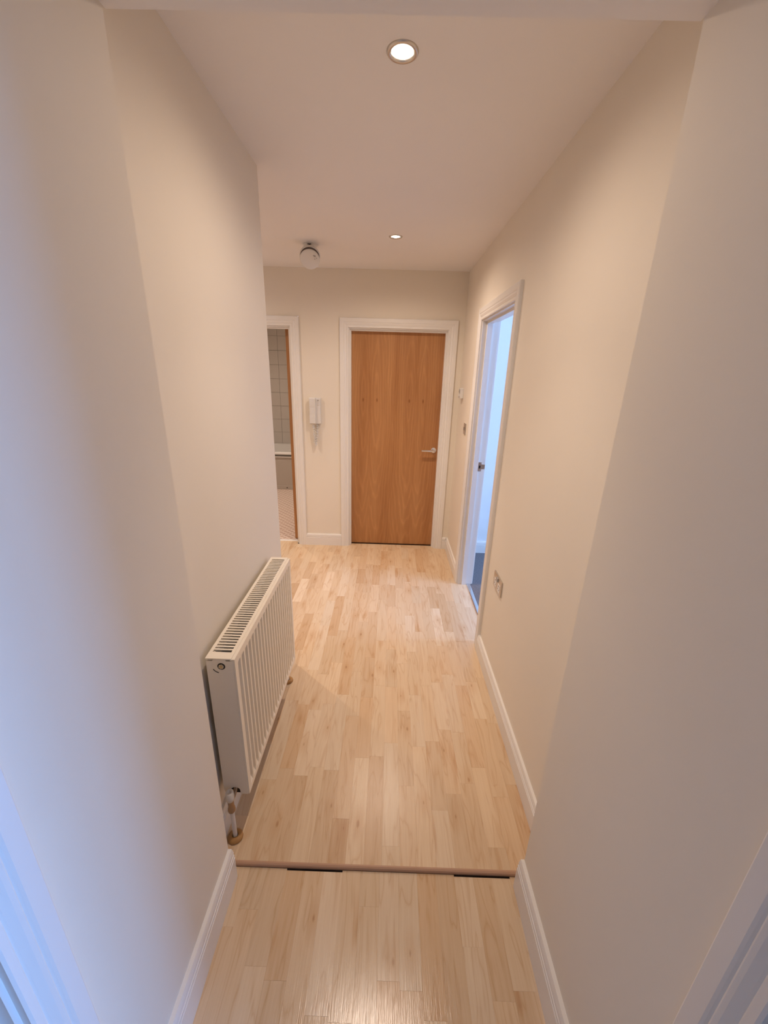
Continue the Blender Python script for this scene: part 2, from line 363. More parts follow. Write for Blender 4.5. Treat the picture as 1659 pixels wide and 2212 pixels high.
# ------------------------------------------------------------------ floors
TONES = [((0.76, 0.585, 0.395), 10), ((0.74, 0.555, 0.365), 9), ((0.71, 0.52, 0.335), 6), ((0.68, 0.48, 0.295), 3), ((0.63, 0.43, 0.255), 1), ((0.78, 0.62, 0.44), 5)]
def tone():
    r = random.uniform(0, sum(w for _, w in TONES))
    for c, w in TONES:
        r -= w
        if r <= 0: break
    k = random.uniform(0.95, 1.05); return (c[0]*k, c[1]*k, c[2]*k, 1)
strip_meshes = {}
TH = 0.0075
def strip_mesh(w, l, mt):
    key = (round(w, 4), round(l, 3), mt)
    if key not in strip_meshes:
        b = 0.00022; hx, hy = w/2-0.00004, l/2-0.00004
        vs = [(-hx, -hy, 0), (hx, -hy, 0), (hx, hy, 0), (-hx, hy, 0),
              (-hx, -hy, TH-b), (hx, -hy, TH-b), (hx, hy, TH-b), (-hx, hy, TH-b),
              (-hx+b, -hy+b, TH), (hx-b, -hy+b, TH), (hx-b, hy-b, TH), (-hx+b, hy-b, TH)]
        fs = [(0,3,2,1)]+[(i, (i+1) % 4, 4+(i+1) % 4, 4+i) for i in range(4)]+[(4+i, 4+(i+1) % 4, 8+(i+1) % 4, 8+i) for i in range(4)]+[(8,9,10,11)]
        me = bpy.data.meshes.new('floor_strip'); me.from_pydata(vs, [], fs); me.materials.append(M[mt]); strip_meshes[key] = me
    return strip_meshes[key]
def lay(parent, x0, x1, yfun, ztop, w, xstart, mt='laminate'):
    """columns of strips running along Y"""
    x = xstart; k = 0
    while x < x1-1e-4:
        a, b = max(x, x0), min(x+w, x1)
        if b-a > 0.004:
            y0, y1 = yfun((a+b)/2)
            y = y0-random.uniform(0.0, 0.21)
            while y < y1-1e-4:
                l = random.choice((0.26, 0.32, 0.36, 0.40, 0.44, 0.50))
                p, q = max(y, y0), min(y+l, y1)
                if y1-q < 0.05: q = y1; l = q-y
                if q-p > 0.02:
                    o = bpy.data.objects.new('floor_strip', strip_mesh(b-a, q-p, mt)); C.objects.link(o)
                    o.parent = parent; o.location = ((a+b)/2, (p+q)/2, ztop-TH); o.color = tone()
                y = q if q >= y1-1e-6 else y+l
        x += w; k += 1
SW = 0.0655
fl = tag(MB().box(XL-1.37, XR, YN+0.03, YF+0.06, -0.1, -TH).box(XR, XR+0.09, D2[0]-0.014, D2[1]+0.014, -0.1, -TH).build('floor', 'slab'), 'pale maple strip floor of the hall', 'floor', None, 'structure')
def yhall(x):
    if x < XL: return (YL, YF+(0.062 if x < D3[1]+0.03 else 0.0))
    if x > XR: return (D2[0]-0.012, D2[1]+0.012)
    return (0.9385, YF+(0.05 if D1[0]-.02 < x < D1[1]+.02 else 0.0))
lay(fl, -1.95, XR+0.080, yhall, 0.0, SW, XR-40*SW)
fp = tag(MB().box(NL, NR, -1.3, YN+0.03, -0.1, ZN-TH).build('floor_passage', 'slab'), 'pale maple strip floor of the passage in front', 'floor', None, 'structure')
def ypass(x):
    return (-0.45, 0.9265 if not (-0.31 < x < -0.13 or 0.28 < x < 0.46) else 0.921)
lay(fp, NL, NR, ypass, ZN, SW, NL-0.012, 'laminate_gloss')
fh = tag(MB().box(-2.7, XL-1.37, YL, YF+0.06, -0.1, 0).build('floor_hall_left', 'laminate'), 'floor of the hidden left branch of the hall', 'floor', None, 'structure'); fh.color = (0.74, 0.555, 0.365, 1)
tag(MB().box(XR+0.09, 4.0, 1.08, 3.655, -0.1, 0.0).build('floor_bedroom', 'carpet'), 'grey carpet in the room through the right doorway', 'floor', None, 'structure')
tag(MB().box(NR+0.10, 4.0, -2.0, 0.98, -0.1, 0.0).build('floor_lounge', 'carpet'), 'grey carpet of the room beside the passage', 'floor', None, 'structure')
tag(MB().box(-2.7, -0.68, YF+0.07, 6.4, -0.1, 0.004).build('floor_bathroom', 'mosaic'), 'pinkish patterned floor of the bathroom', 'floor', None, 'structure')
tag(MB().box(-0.68, XR, YF+0.08, 4.6, -0.1, 0.0).build('floor_cupboard', 'slab'), 'floor behind the closed oak door', 'floor', None, 'structure')

# lipping along the raised edge of the hall floor
M['lipping'] = paint('lipping_wood', (0.52, 0.32, 0.21), 0.4, 120, 0.05, 0.25)
tag(MB().prism([(0.9395, -0.011), (0.9395, 0.0008), (0.9345, 0.0012), (0.9295, -0.001), (0.9272, -0.005), (0.9268, -0.011)], 0, XL+0.019, XR-0.019).build('trim_1', 'lipping'),
    'rounded brown wooden lipping across the raised hall floor edge', 'floor trim', None, 'structure')

# ------------------------------------------------------------------ baseboards
def sk_prof(h, t):
    return [(0, 0), (t, 0), (t, 0.70*h), (t-0.0035, 0.715*h), (t-0.0035, 0.755*h), (t-0.0008, 0.765*h), (t-0.0008, 0.805*h), (t-0.0045, 0.82*h),
            (t-0.0045, 0.855*h), (t-0.0022, 0.865*h), (t-0.0030, 0.90*h), (0.72*t, 0.955*h), (0.60*t, h), (0, h)]
def baseboard(name, runs, h, t, z, label):
    """runs: list of (axis, wall coordinate, direction, a, b)"""
    mb = MB()
    for axis, wc, d, a, b in runs:
        if axis == 1: mb.prism([(wc+d*u, z+v) for u, v in sk_prof(h, t)], 1, a, b)
        else: mb.prism([(wc+d*u, z+v) for u, v in sk_prof(h, t)], 0, a, b)
    return tag(mb.build(name, 'gloss'), label, 'skirting board', None, 'structure')
SH, ST = 0.118, 0.018
baseboard('baseboard_passage_left', [(1, NL, 1, D4[1]+AW, YN)], 0.142, 0.019, ZN, 'white moulded skirting along the left foreground wall')
baseboard('baseboard_passage_right', [(1, NR, -1, D5[1]+AW, YN+0.002)], 0.142, 0.019, ZN, 'white moulded skirting along the right foreground wall')
baseboard('baseboard_left', [(1, XL, 1, YN+0.002, YL)], SH, ST, 0.0, 'white skirting on the wall under the radiator')
baseboard('baseboard_right', [(1, XR, -1, YN+0.002, D2[0]-AW)], SH, ST, 0.0, 'white skirting below the double socket')
baseboard('baseboard_right_corner', [(1, XR, -1, D2[1]+AW, YF)], SH, ST, 0.0, 'short white skirting between the right doorway and the hall end')
baseboard('baseboard_far', [(0, YF, -1, D3[1]+AW-0.008, D1[0]-AW)], SH, ST, 0.0, 'white skirting below the entry phone')
baseboard('baseboard_far_corner', [(0, YF, -1, D1[1]+AW, XR-ST)], SH, ST, 0.0, 'short white skirting between the oak door and the right corner')
baseboard('baseboard_bedroom', [(0, 3.655, -1, XR+0.112, 4.0)], SH, ST, 0.0, 'white skirting in the room through the right doorway')

# ------------------------------------------------------------------ doors
def arch_prof(w):   # (u along width from inner edge, v proud of the wall)
    t = 0.019
    return [(0, 0), (0, 0.011), (0.004, 0.013), (0.014, 0.013), (0.017, 0.0105), (0.020, 0.0125), (0.030, 0.0165), (0.036, 0.0175), (0.039, 0.0155), (0.042, 0.0175),
            (0.046, t), (w-0.004, t), (w, t-0.004), (w, 0)]
def frame_piece(fn, prof, kind, a0, a1, top):
    """fn maps (along, out, z) to world. kind 0 leg at a0, 1 leg at a1, 2 head"""
    mb = MB(); n = len(prof)
    if kind == 0: A = [fn(a0-u, v, fn.z0) for u, v in prof]; B = [fn(a0-u, v, top+u) for u, v in prof]
    elif kind == 1: A = [fn(a1+u, v, fn.z0) for u, v in prof]; B = [fn(a1+u, v, top+u) for u, v in prof]
    else: A = [fn(a0-u, v, top+u) for u, v in prof]; B = [fn(a1+u, v, top+u) for u, v in prof]
    mb.add(A+B, [tuple(range(n))[::-1], tuple(range(n, 2*n))]+[(i, (i+1) % n, n+(i+1) % n, n+i) for i in range(n)])
    return mb
class Map:
    def __init__(s, axis, face, d, z0): s.axis, s.face, s.d, s.z0 = axis, face, d, z0
    def __call__(s, a, v, z):      # v: proud of the wall face (positive towards the hall)
        return (a, s.face+s.d*v, z) if s.axis == 0 else (s.face+s.d*v, a, z)
    def box(s, mb, a0, a1, v0, v1, z0, z1):
        p, q = s(a0, v0, z0), s(a1, v1, z1)
        return mb.box(min(p[0], q[0]), max(p[0], q[0]), min(p[1], q[1]), max(p[1], q[1]), z0, z1)
def door_frame(name, axis, face, d, rng, depth, stop_v, z0, label, both=True):
    """face: hall-side wall face coordinate; d: direction out of the wall to the hall; depth: wall thickness"""
    c0, c1 = rng; mid = (c0+c1)/2
    base = (mid, face-d*depth/2, z0) if axis == 0 else (face-d*depth/2, mid, z0)
    r = thing(name, base, label, 'door', None, 'structure')
    fn = Map(axis, face, d, z0)
    l0, l1, lt = c0-0.014, c1+0.014, DH+0.014          # lining faces
    for a, b in ((l0-0.03, l0), (l1, l1+0.03)): fn.box(MB(), 0, 0, 0, 0, 0, 0); mb = MB(); fn.box(mb, a, b, 0.0, -depth, z0, lt+0.03); mb.build('lining', 'gloss', r)
    mb = MB(); fn.box(mb, l0, l1, 0.0, -depth, lt, lt+0.03); mb.build('lining', 'gloss', r)
    s0, s1 = stop_v
    for a, b in ((l0, c0), (c1, l1)): mb = MB(); fn.box(mb, a, b, s0, s1, z0, DH); mb.build('door_stop', 'gloss', r)
    mb = MB(); fn.box(mb, l0, l1, s0, s1, DH, lt); mb.build('door_stop', 'gloss', r)
    w = AW-0.022
    for k in (0, 1, 2): frame_piece(fn, arch_prof(w), k, l0-0.008, l1+0.008, lt+0.008).build('architrave', 'gloss', r)
    if both:
        fb = Map(axis, face-d*depth, -d, z0)
        for k in (0, 1, 2): frame_piece(fb, arch_prof(w), k, l0-0.008, l1+0.008, lt+0.008).build('architrave', 'gloss', r)
    return r, (l0, l1, lt)
def lever(parent_leaf, pos, nrm, along, mtl='chrome', rose_r=0.0255):
    """lever handle on a leaf; nrm: unit vector off the door, along: unit vector the lever points to"""
    n, a = Vector(nrm), Vector(along); p = Vector(pos); z = n; mtx = Matrix((a, n.cross(a), n)).transposed().to_4x4(); mtx.translation = p
    rose = MB().lathe([(0.0, 0), (rose_r, 0), (rose_r, 0.007), (rose_r-0.002, 0.009), (0.0, 0.009)], 32, mtx).build('rose', mtl, parent_leaf)
    pts = [p+n*0.008, p+n*0.035, p+n*0.046+a*0.004, p+n*0.051+a*0.014, p+n*0.052+a*0.03, p+n*0.052+a*0.115]
    MB().tube(pts, 0.0095, 14).build('lever_handle', mtl, parent_leaf)

# door_1: closed oak door at the end of the hall (opens away, leaf behind the stops)
d1, (l0, l1, lt) = door_frame('door_1', 0, YF, -1, D1, 0.112, (-0.020, -0.062), 0.0, 'closed oak veneer door with chrome lever at the end of the hall', False)
leaf = MB().bbox(l0+0.003, l1-0.003, YF+0.0625, YF+0.1065, 0.007, lt-0.003, 0.001).build('door_leaf', 'oak', d1, origin=((l0+l1)/2, YF+0.085, 0.0))
lever(leaf, (0.418, YF+0.0625, 0.978), (0, -1, 0), (-1, 0, 0))
MB().box(D1[0]-0.01, D1[1]+0.01, YF+0.05, YF+0.11, -0.02, 0.004).build('threshold', 'hinge', d1)

# door_2: right hall doorway into the daylit room, leaf folded back inside
d2, (l0, l1, lt) = door_frame('door_2', 1, XR, -1, D2, 0.112, (-0.030, -0.066), 0.0, 'open white doorway on the right with daylight coming through')
hx, hy = XR+0.118, l0+0.004
ang = math.radians(97)
leaf = MB().bbox(0.0, 0.044, 0.0, 0.755, 0.008, lt-0.003, 0.001)
rot = Matrix.Rotation(-ang, 4, 'Z'); leaf.v = [tuple(rot @ Vector(v)+Vector((hx, hy, 0))) for v in leaf.v]
lf = leaf.build('door_leaf', 'oak', d2, origin=(hx, hy, 0))
for sgn, off in ((-1, 0.0), (1, 0.044)):
    n = rot @ Vector((sgn, 0, 0)); p = rot @ Vector((off, 0.70, 0.98))+Vector((hx, hy, 0)); al = rot @ Vector((0, -1, 0))
    lever(lf, p, n, al)
# strike plate on the far lining
yl = l1
sp_ = MB().box(XR+0.068, XR+0.092, yl-0.0016, yl+0.002, 0.968, 1.038)
sp_.box(XR+0.092, XR+0.118, yl-0.0016, yl+0.002, 0.986, 1.021)
st = sp_.build('strike_plate', 'steel', d2)
MB().box(XR+0.074, XR+0.086, yl-0.0022, yl-0.0014, 0.991, 1.013).build('latch_hole', 'dark', st)
for z in (0.976, 1.030): MB().lathe([(0.0, 0), (0.003, 0), (0.003, 0.0006), (0, 0.0006)], 10, Matrix.Translation((XR+0.080, yl-0.0016, z)) @ Matrix.Rotation(PI/2, 4, 'X')).build('screw', 'plastic_grey', st)
tp = MB().prism([(XR+0.074, 0.0), (XR+0.077, 0.004), (XR+0.084, 0.0055), (XR+0.096, 0.0055), (XR+0.103, 0.004), (XR+0.106, 0.0)], 1, l0, l1)
tp.build('threshold', 'chrome', d2)

# door_3: bathroom doorway, oak leaf open into the bathroom
d3, (l0, l1, lt) = door_frame('door_3', 0, YF, -1, D3, 0.112, (-0.020, -0.062), 0.0, 'open white bathroom doorway beside the entry phone', False)
lf = MB().bbox(D3[1]-0.050, D3[1]-0.007, YF+0.114, YF+0.114+0.81, 0.010, lt-0.003, 0.001).build('door_leaf', 'oak', d3, origin=(D3[1]-0.028, YF+0.52, 0))
for z in (1.60, 1.38, 0.22): MB().box(D3[1]-0.023, D3[1]-0.007, YF+0.1115, YF+0.1142, z-0.05, z+0.05).build('hinge', 'hinge', lf)
MB().prism([(YF+0.060, 0.0), (YF+0.064, 0.005), (YF+0.09, 0.006), (YF+0.094, 0.0)], 0, l0, l1).build('threshold', 'gloss', d3)

# door_4: passage left, closed
d4, (l0, l1, lt) = door_frame('door_4', 1, NL, 1, D4, 0.12, (-0.020, -0.062), ZN, 'closed door in white frame at the left edge of the passage', False)
lf = MB().bbox(NL-0.1065, NL-0.0625, l0+0.003, l1-0.003, 0.0, lt-0.003, 0.001).build('door_leaf', 'oak', d4, origin=(NL-0.085, (l0+l1)/2, 0))
lever(lf, (NL-0.0625, l0+0.06, 0.98), (1, 0, 0), (0, 1, 0))
# door_5: passage right, open to the lounge
d5, (l0, l1, lt) = door_frame('door_5', 1, NR, -1, D5, 0.125, (-0.030, -0.075), ZN, 'open doorway in white frame at the right edge of the passage')
lf = MB().bbox(NR+0.135, NR+0.135+0.80, l0-0.046, l0-0.002, 0.008, lt-0.003, 0.001).build('door_leaf', 'oak', d5, origin=(NR+0.53, l0-0.024, 0))
lever(lf, (NR+0.87, l0-0.002, 0.98), (0, 1, 0), (-1, 0, 0))

# ------------------------------------------------------------------ windows of the side rooms
def window(name, y0, y1, z0, z1, label):
    r = thing(name, (4.06, (y0+y1)/2, z0), label, 'window', None, 'structure')
    f = 0.05; ym = (y0+y1)/2
    for a, b, c, d in ((y0, y1, z0, z0+f), (y0, y1, z1-f, z1), (y0, y0+f, z0+f, z1-f), (y1-f, y1, z0+f, z1-f), (ym-f/2, ym+f/2, z0+f, z1-f)):
        MB().bbox(4.03, 4.09, a, b, c, d, 0.004).build('window_frame', 'plastic', r)
    for a, b in ((y0+f, ym-f/2), (ym+f/2, y1-f)): MB().box(4.055, 4.065, a, b, z0+f, z1-f).build('pane', 'glass', r)
    MB().bbox(3.93, 4.03, y0-0.03, y1+0.03, z0-0.03, z0, 0.004).build('window_sill', 'gloss', r)
window('window_1', 1.35, 2.75, 0.85, 2.15, 'white framed window of the room behind the right doorway')
window('window_2', -1.30, 0.12, 0.85, 2.15, 'white framed window of the room beside the passage')

# ------------------------------------------------------------------ downlights
def downlight(x, y, label, gain=1.0):
    t = thing('downlight', (x, y, HC), label, 'downlight', 'recessed ceiling downlights')
    T = Matrix.Translation((x, y, HC))
    MB().lathe([(0.029, 0.030), (0.0295, 0.002), (0.031, -0.0035), (0.036, -0.005), (0.040, -0.0035), (0.0425, 0.0), (0.0425, 0.0005), (0.032, 0.0008), (0.0315, 0.030), (0.029, 0.030)], 40, T).build('trim_ring', 'steel', t)
    MB().lathe([(0.0, 0.004), (0.012, 0.0045), (0.022, 0.006), (0.0285, 0.010), (0.0285, 0.016), (0.0, 0.016)], 32, T).build('lamp_lens', 'bulb', t)
    MB().lathe([(0.0, 0.03), (0.036, 0.03), (0.036, 0.07), (0.0, 0.07)], 24, T).build('housing', 'dark', t)
    for nm, cone, k in (('downlight_beam', 88, BEAM), ('downlight_spill', 168, SPILL)):
        l = bpy.data.lights.new(nm, 'SPOT'); l.energy = LAMP_W*gain*k; l.color = LAMP_COL; l.spot_size = math.radians(cone); l.spot_blend = 1.0; l.shadow_soft_size = 0.022
        o = bpy.data.objects.new(nm, l); C.objects.link(o); o.location = (x, y, HC-0.006)
    return t
downlight(*LIGHTS[0], 'lit round downlight in the ceiling nearest the viewer', 0.95)
downlight(*LIGHTS[1], 'lit round downlight in the ceiling beside the smoke alarm', 1.65)
downlight(*LIGHTS[2], 'lit round downlight over the left branch of the hall', 1.75)

# ------------------------------------------------------------------ smoke alarm hanging off its ceiling plate
def smoke_alarm():
    fc = Vector((-0.560, 3.03, 2.345))            # centre of the front face
    ax = Vector((0.10, -0.73, -0.68)).normalized()
    sxv = Vector((0, 0, 1)).cross(ax).normalized(); upv = ax.cross(sxv)
    t = thing('smoke_alarm', (-0.565, 3.09, HC), 'round white smoke alarm hanging tilted from the ceiling', 'smoke alarm')
    B = Matrix((sxv, upv, ax)).transposed().to_4x4(); B.translation = fc
    MB().lathe([(0.0, -0.062), (0.050, -0.062), (0.064, -0.056), (0.067, -0.050), (0.067, -0.034), (0.066, -0.032), (0, -0.032)], 44, B).build('base', 'plastic', t)
    MB().lathe([(0.0635, -0.032), (0.0635, -0.010), (0.0, -0.010)], 44, B).build('vent_gap', 'brown_dark', t)  # dark brown band, the shade of the groove put into its colour
    fcv = MB().lathe([(0.0, -0.010), (0.064, -0.010), (0.0650, -0.007), (0.0645, -0.004), (0.061, -0.001), (0.050, 0.0005), (0.0, 0.001)], 44, B).build('cover', 'plastic', t)
    def chip(x, y, w, h):
        mb = MB().box(x-w/2, x+w/2, y-h/2, y+h/2, 0.0, 0.0025); mb.v = [tuple(B @ Vector(v)) for v in mb.v]; mb.build('indicator', 'plastic_grey', fcv)
    chip(0.030, 0.030, 0.016, 0.004); chip(0.033, 0.024, 0.014, 0.004); chip(0.044, 0.014, 0.006, 0.004); chip(0.032, 0.008, 0.007, 0.004)
    MB().lathe([(0.0, -0.008), (0.046, -0.008), (0.05, -0.003), (0.05, 0.0), (0.0, 0.0)], 40, Matrix.Translation((-0.565, 3.10, HC))).build('ceiling_plate', 'plastic', t)
    MB().box(-0.577, -0.553, 3.050, 3.058, HC-0.0105, HC-0.007).build('clip_slot', 'dark', t)
    p1 = B @ Vector((0.0, 0.030, -0.060))
    MB().tube([(-0.566, 3.066, HC-0.006), (-0.566, 3.072, HC-0.022), p1], 0.0035, 10).build('cable', 'dark', t)
smoke_alarm()

# ------------------------------------------------------------------ entry phone
def entry_phone():
    x0, x1, z0, z1 = -0.722, -0.626, 1.200, 1.432
    t = thing('entry_phone', ((x0+x1)/2, YF, z0), 'white wall entry phone with coiled cord beside the oak door', 'entry phone')
    xs = x0+0.052
    MB().bbox(x0+0.004, x1, YF-0.032, YF, z0+0.004, z1-0.002, 0.004).build('base', 'plastic', t)
    h = MB()
    sec = [(z0, 0.046), (z0+0.010, 0.052), (z0+0.060, 0.051), (z0+0.085, 0.048), (z1-0.085, 0.048), (z1-0.060, 0.051), (z1-0.010, 0.052), (z1, 0.047)]
    h.prism([(YF-0.026, z0)]+[(YF-d, z) for z, d in sec]+[(YF-0.026, z1)], 0, x0, xs)
    h.build('handset', 'plastic', t)
    for k, z in enumerate((z1-0.022, z1-0.040, z1-0.058)):
        MB().lathe([(0.0, 0.0), (0.0062, 0.0), (0.0062, 0.003), (0.0045, 0.0042), (0, 0.0042)], 16, Matrix.Translation((xs+0.024, YF-0.0320, z)) @ Matrix.Rotation(PI/2, 4, 'X')).build('button', 'plastic_grey' if k == 0 else 'plastic', t)
    # coiled cord: two hanging legs
    pts = []
    A = Vector((x0+0.030, YF-0.036, z0)); Bt = Vector((-0.676, YF-0.030, 1.006)); D = Vector((x1-0.030, YF-0.018, z0+0.004))
    n = 260
    for i in range(n+1):
        s = i/n
        if s < 0.5: p = A.lerp(Bt, s*2); 
        else: p = Bt.lerp(D, (s-0.5)*2)
        bow = math.sin(2*PI*s)*0.0
        amp = 0.0095*min(1, min(s, 1-s)*20)
        a = 2*PI*26*s
        pts.append(p+Vector((math.cos(a)*amp+bow, math.sin(a)*amp, 0)))
    MB().tube(pts, 0.0030, 6).build('coiled_cord', 'plastic', t)
entry_phone()

# ------------------------------------------------------------------ thermostat, switch, socket on the right wall
def thermostat():
    t = thing('thermostat', (XR, 3.56, 1.47), 'small white room thermostat on the wall beside the far corner', 'thermostat')
    MB().bbox(XR-0.028, XR, 3.515, 3.600, 1.468, 1.552, 0.005).build('body', 'plastic', t)
    MB().box(XR-0.0305, XR-0.027, 3.535, 3.580, 1.515, 1.540).build('display', 'plastic_grey', t)
    MB().lathe([(0, 0), (0.012, 0), (0.011, 0.008), (0, 0.008)], 20, Matrix.Translation((XR-0.027, 3.557, 1.490)) @ Matrix.Rotation(-PI/2, 4, 'Y')).build('dial', 'plastic', t)
thermostat()
def light_switch():
    t = thing('light_switch', (XR, 3.30, 1.205), 'brushed steel light switch between thermostat and right doorway', 'light switch')
    MB().bbox(XR-0.007, XR, 3.257, 3.343, 1.203, 1.289, 0.002).build('plate', 'steel', t)
    for y in (3.283, 3.317):
        MB().bbox(XR-0.012, XR-0.006, y-0.006, y+0.006, 1.233, 1.259, 0.002).build('rocker', 'steel', t)
light_switch()
def socket():
    y0, y1, z0, z1 = 1.846, 1.994, 0.563, 0.649
    t = thing('double_socket', (XR, (y0+y1)/2, z0), 'brushed steel double socket low on the right wall', 'socket')
    MB().bbox(XR-0.0085, XR, y0, y1, z0, z1, 0.002).build('plate', 'steel', t)
    for yc in (y0+0.040, y1-0.040):
        ins = MB().bbox(XR-0.0095, XR-0.0075, yc-0.021, yc+0.021, z0+0.010, z0+0.056, 0.0008).build('insert', 'plastic', t)
        for dy, dz, a, b in ((0, 0.040, 0.004, 0.008), (-0.011, 0.020, 0.006, 0.004), (0.011, 0.020, 0.006, 0.004)):
            MB().box(XR-0.0099, XR-0.0092, yc+dy-a/2, yc+dy+a/2, z0+0.012+dz-b/2-0.006, z0+0.012+dz+b/2-0.006).build('pin_hole', 'dark', ins)
        MB().bbox(XR-0.0135, XR-0.008, (yc+0.02 if yc < 1.92 else yc-0.034), (yc+0.034 if yc < 1.92 else yc-0.02), z0+0.057, z0+0.078, 0.001).build('rocker', 'plastic_grey', t)
    for y in (y0+0.009, y1-0.009):
        MB().lathe([(0, 0), (0.004, 0), (0.004, 0.001), (0, 0.001)], 12, Matrix.Translation((XR-0.0085, y, (z0+z1)/2)) @ Matrix.Rotation(-PI/2, 4, 'Y')).build('screw', 'chrome', t)
socket()

# ------------------------------------------------------------------ radiator
def radiator():
    xf, xb = -0.470, -0.560; y0, y1 = 1.043, 1.780; z0, z1 = 0.190, 0.787
    t = thing('radiator', ((xf+xb)/2, (y0+y1)/2, z0), 'cream panel radiator with top grille on the left wall', 'radiator')
    # fluted front panel
    P = 0.0335; n = int((y1-y0-0.024)/P); ys = []
    s0 = y0+((y1-y0)-n*P)/2
    prof = [(0.0, 0.0), (0.14, 0.0), (0.26, 1.0), (0.74, 1.0), (0.86, 0.0)]
    cols = [(y0, 0.0)]
    for k in range(n):
        for u, d in prof: cols.append((s0+(k+u)*P, d))
    cols += [(s0+n*P, 0.0), (y1, 0.0)]
    zr = [(z0, 0), (z0+0.022, 0), (z0+0.040, 1), (z1-0.050, 1), (z1-0.030, 0), (z1-0.004, 0)]
    dep = 0.008
    # ridges stand proud of a recessed sheet, top and bottom bands flat
    mb = MB(); R_ = len(cols)
    vs = [(xf-(dep if False else 0)+(-dep*d*a), y, z) for z, a in zr for y, d in cols]
    fs = [(j*R_+i, j*R_+i+1, (j+1)*R_+i+1, (j+1)*R_+i) for j in range(len(zr)-1) for i in range(R_-1)]
    mb.add(vs, fs, False)
    # returns and back of the sheet
    xb2 = xf-0.014
    mb.box(xb2-0.001, xb2, y0, y1, z0, z1-0.004)
    for y in (y0, y1): mb.add([(xf, y, z0), (xf, y, z1-0.004), (xb2, y, z1-0.004), (xb2, y, z0)], [(0, 1, 2, 3)])
    mb.add([(xf, y0, z0), (xf, y1, z0), (xb2, y1, z0), (xb2, y0, z0)], [(0, 1, 2, 3)])
    mb.add([(xf, y0, z1-0.004), (xf, y1, z1-0.004), (xb2, y1, z1-0.004), (xb2, y0, z1-0.004)], [(0, 1, 2, 3)])
    mb.build('front_panel', 'enamel', t)
    MB().bbox(xb, xb+0.014, y0+0.004, y1-0.004, z0, z1-0.006, 0.003).build('back_panel', 'enamel', t)
    # convector fins between the panels
    cf = MB(); k = 0; y = y0+0.02; pts = []
    while y < y1-0.02:
        cf.box(xb+0.016, xb2-0.002, y, y+0.0008, z0+0.03, z1-0.03); y += 0.0125
    tag(cf.build('convector_fins', 'plastic_grey', t), kind='stuff')
    # side covers with clipped top corners, plug hole and pipe hole
    for side, yy in ((0, y0), (1, y1)):
        ya, yb = (yy-0.0015, yy+0.0015)
        xr_ = xf-0.006
        poly = [(xb-0.002, z0+0.02), (xb-0.002, z1-0.010), (xb+0.018, z1-0.010), (xb+0.021, z1-0.006), (xr_-0.024, z1-0.006), (xr_-0.021, z1-0.010), (xr_, z1-0.010), (xr_, z0), (xb+0.058, z0)]
        poly += [(xb+0.058-0.018+0.018*math.cos(a), z0+0.014+0.018*math.sin(a)) for a in [PI*i/8 for i in range(1, 8)]] if side == 0 else []
        poly += [(xb+0.022, z0), (xb+0.004, z0)]
        sc = MB().prism(poly, 1, ya, yb).build('side_cover', 'enamel', t)
        yo = ya if side == 0 else yb; d = -1 if side == 0 else 1
        def disc(r0, r1, seg, name, mtl, h, par, cx=xb+0.046, cz=z1-0.030, rz=0):
            T = Matrix.Translation((cx, yo, cz)) @ Matrix.Rotation(d*-PI/2, 4, 'X') @ Matrix.Rotation(rz, 4, 'Z')
            return MB().lathe([(0, -0.0002), (r0, -0.0002), (r1, h), (0, h)], seg, T, False).build(name, mtl, par)
        if side == 0:
            disc(0.0125, 0.0125, 28, 'plug_hole', 'dark', 0.0006, sc)
            pg = disc(0.0098, 0.0090, 6, 'bleed_plug', 'steel', 0.0025, sc, rz=0.3)
            disc(0.0060, 0.0050, 20, 'plug_core', 'brass', 0.0036, sc)
            arc = [(xb+0.046+0.031*math.cos(a), z1-0.030+0.028*math.sin(a)) for a in [math.radians(x) for x in range(205, 251, 5)]]
            inn = [(xb+0.046+0.0285*math.cos(a), z1-0.030+0.0255*math.sin(a)) for a in [math.radians(x) for x in range(250, 204, -5)]]
            MB().prism(arc+inn, 1, yo-0.0006, yo+0.0002).build('cover_slot', 'dark', sc)
    # top grille: frame and slats
    g = MB(); zt = z1; e = 0.010
    xg0, xg1 = xb-0.003, xf-0.010
    g.box(xg0, xg0+0.011, y0-0.002, y1+0.002, zt-0.005, zt); g.box(xg1-0.011, xg1, y0-0.002, y1+0.002, zt-0.005, zt)
    g.box(xg0+0.011, xg1-0.011, y0-0.002, y0+0.030, zt-0.005, zt); g.box(xg0+0.011, xg1-0.011, y1-0.020, y1+0.002, zt-0.005, zt)
    gr = g.build('top_grille', 'enamel', t)
    ns = 46; ya, yb = y0+0.030, y1-0.020; pt = (yb-ya)/ns
    sm = MB().box(xg0+0.010, xg1-0.010, -0.0032, 0.0032, -0.004, -0.0003)
    first = None
    for k in range(1, ns):
        yc = ya+k*pt
        if first is None:
            first = MB(); first.add(*[[(x, y+yc, z+zt) for x, y, z in sm.v], sm.f]); first = first.build('grille_slat', 'enamel', gr, origin=((xg0+xg1)/2, yc, zt)); continue
        o = first.copy(); C.objects.link(o); o.parent = gr; o.location = first.location+Vector((0, (k-1)*pt, 0))
    MB().box(xb+0.018, xb+0.064, y0+0.0018, y0+0.0030, z0+0.002, z0+0.036).build('pipe_recess', 'dark', t)  # dark plate behind the notch, stands for the shade inside the hole
    # bottom header pipe inside and wall brackets
    MB().tube([(xb+0.04, y0+0.01, z0+0.030), (xb+0.04, y1-0.01, z0+0.030)], 0.012, 12).build('header_pipe', 'enamel', t)
    for y in (y0+0.12, y1-0.12): MB().box(XL+0.0006, xb+0.002, y-0.015, y+0.015, z0+0.06, z1-0.08).build('wall_bracket', 'enamel', t)
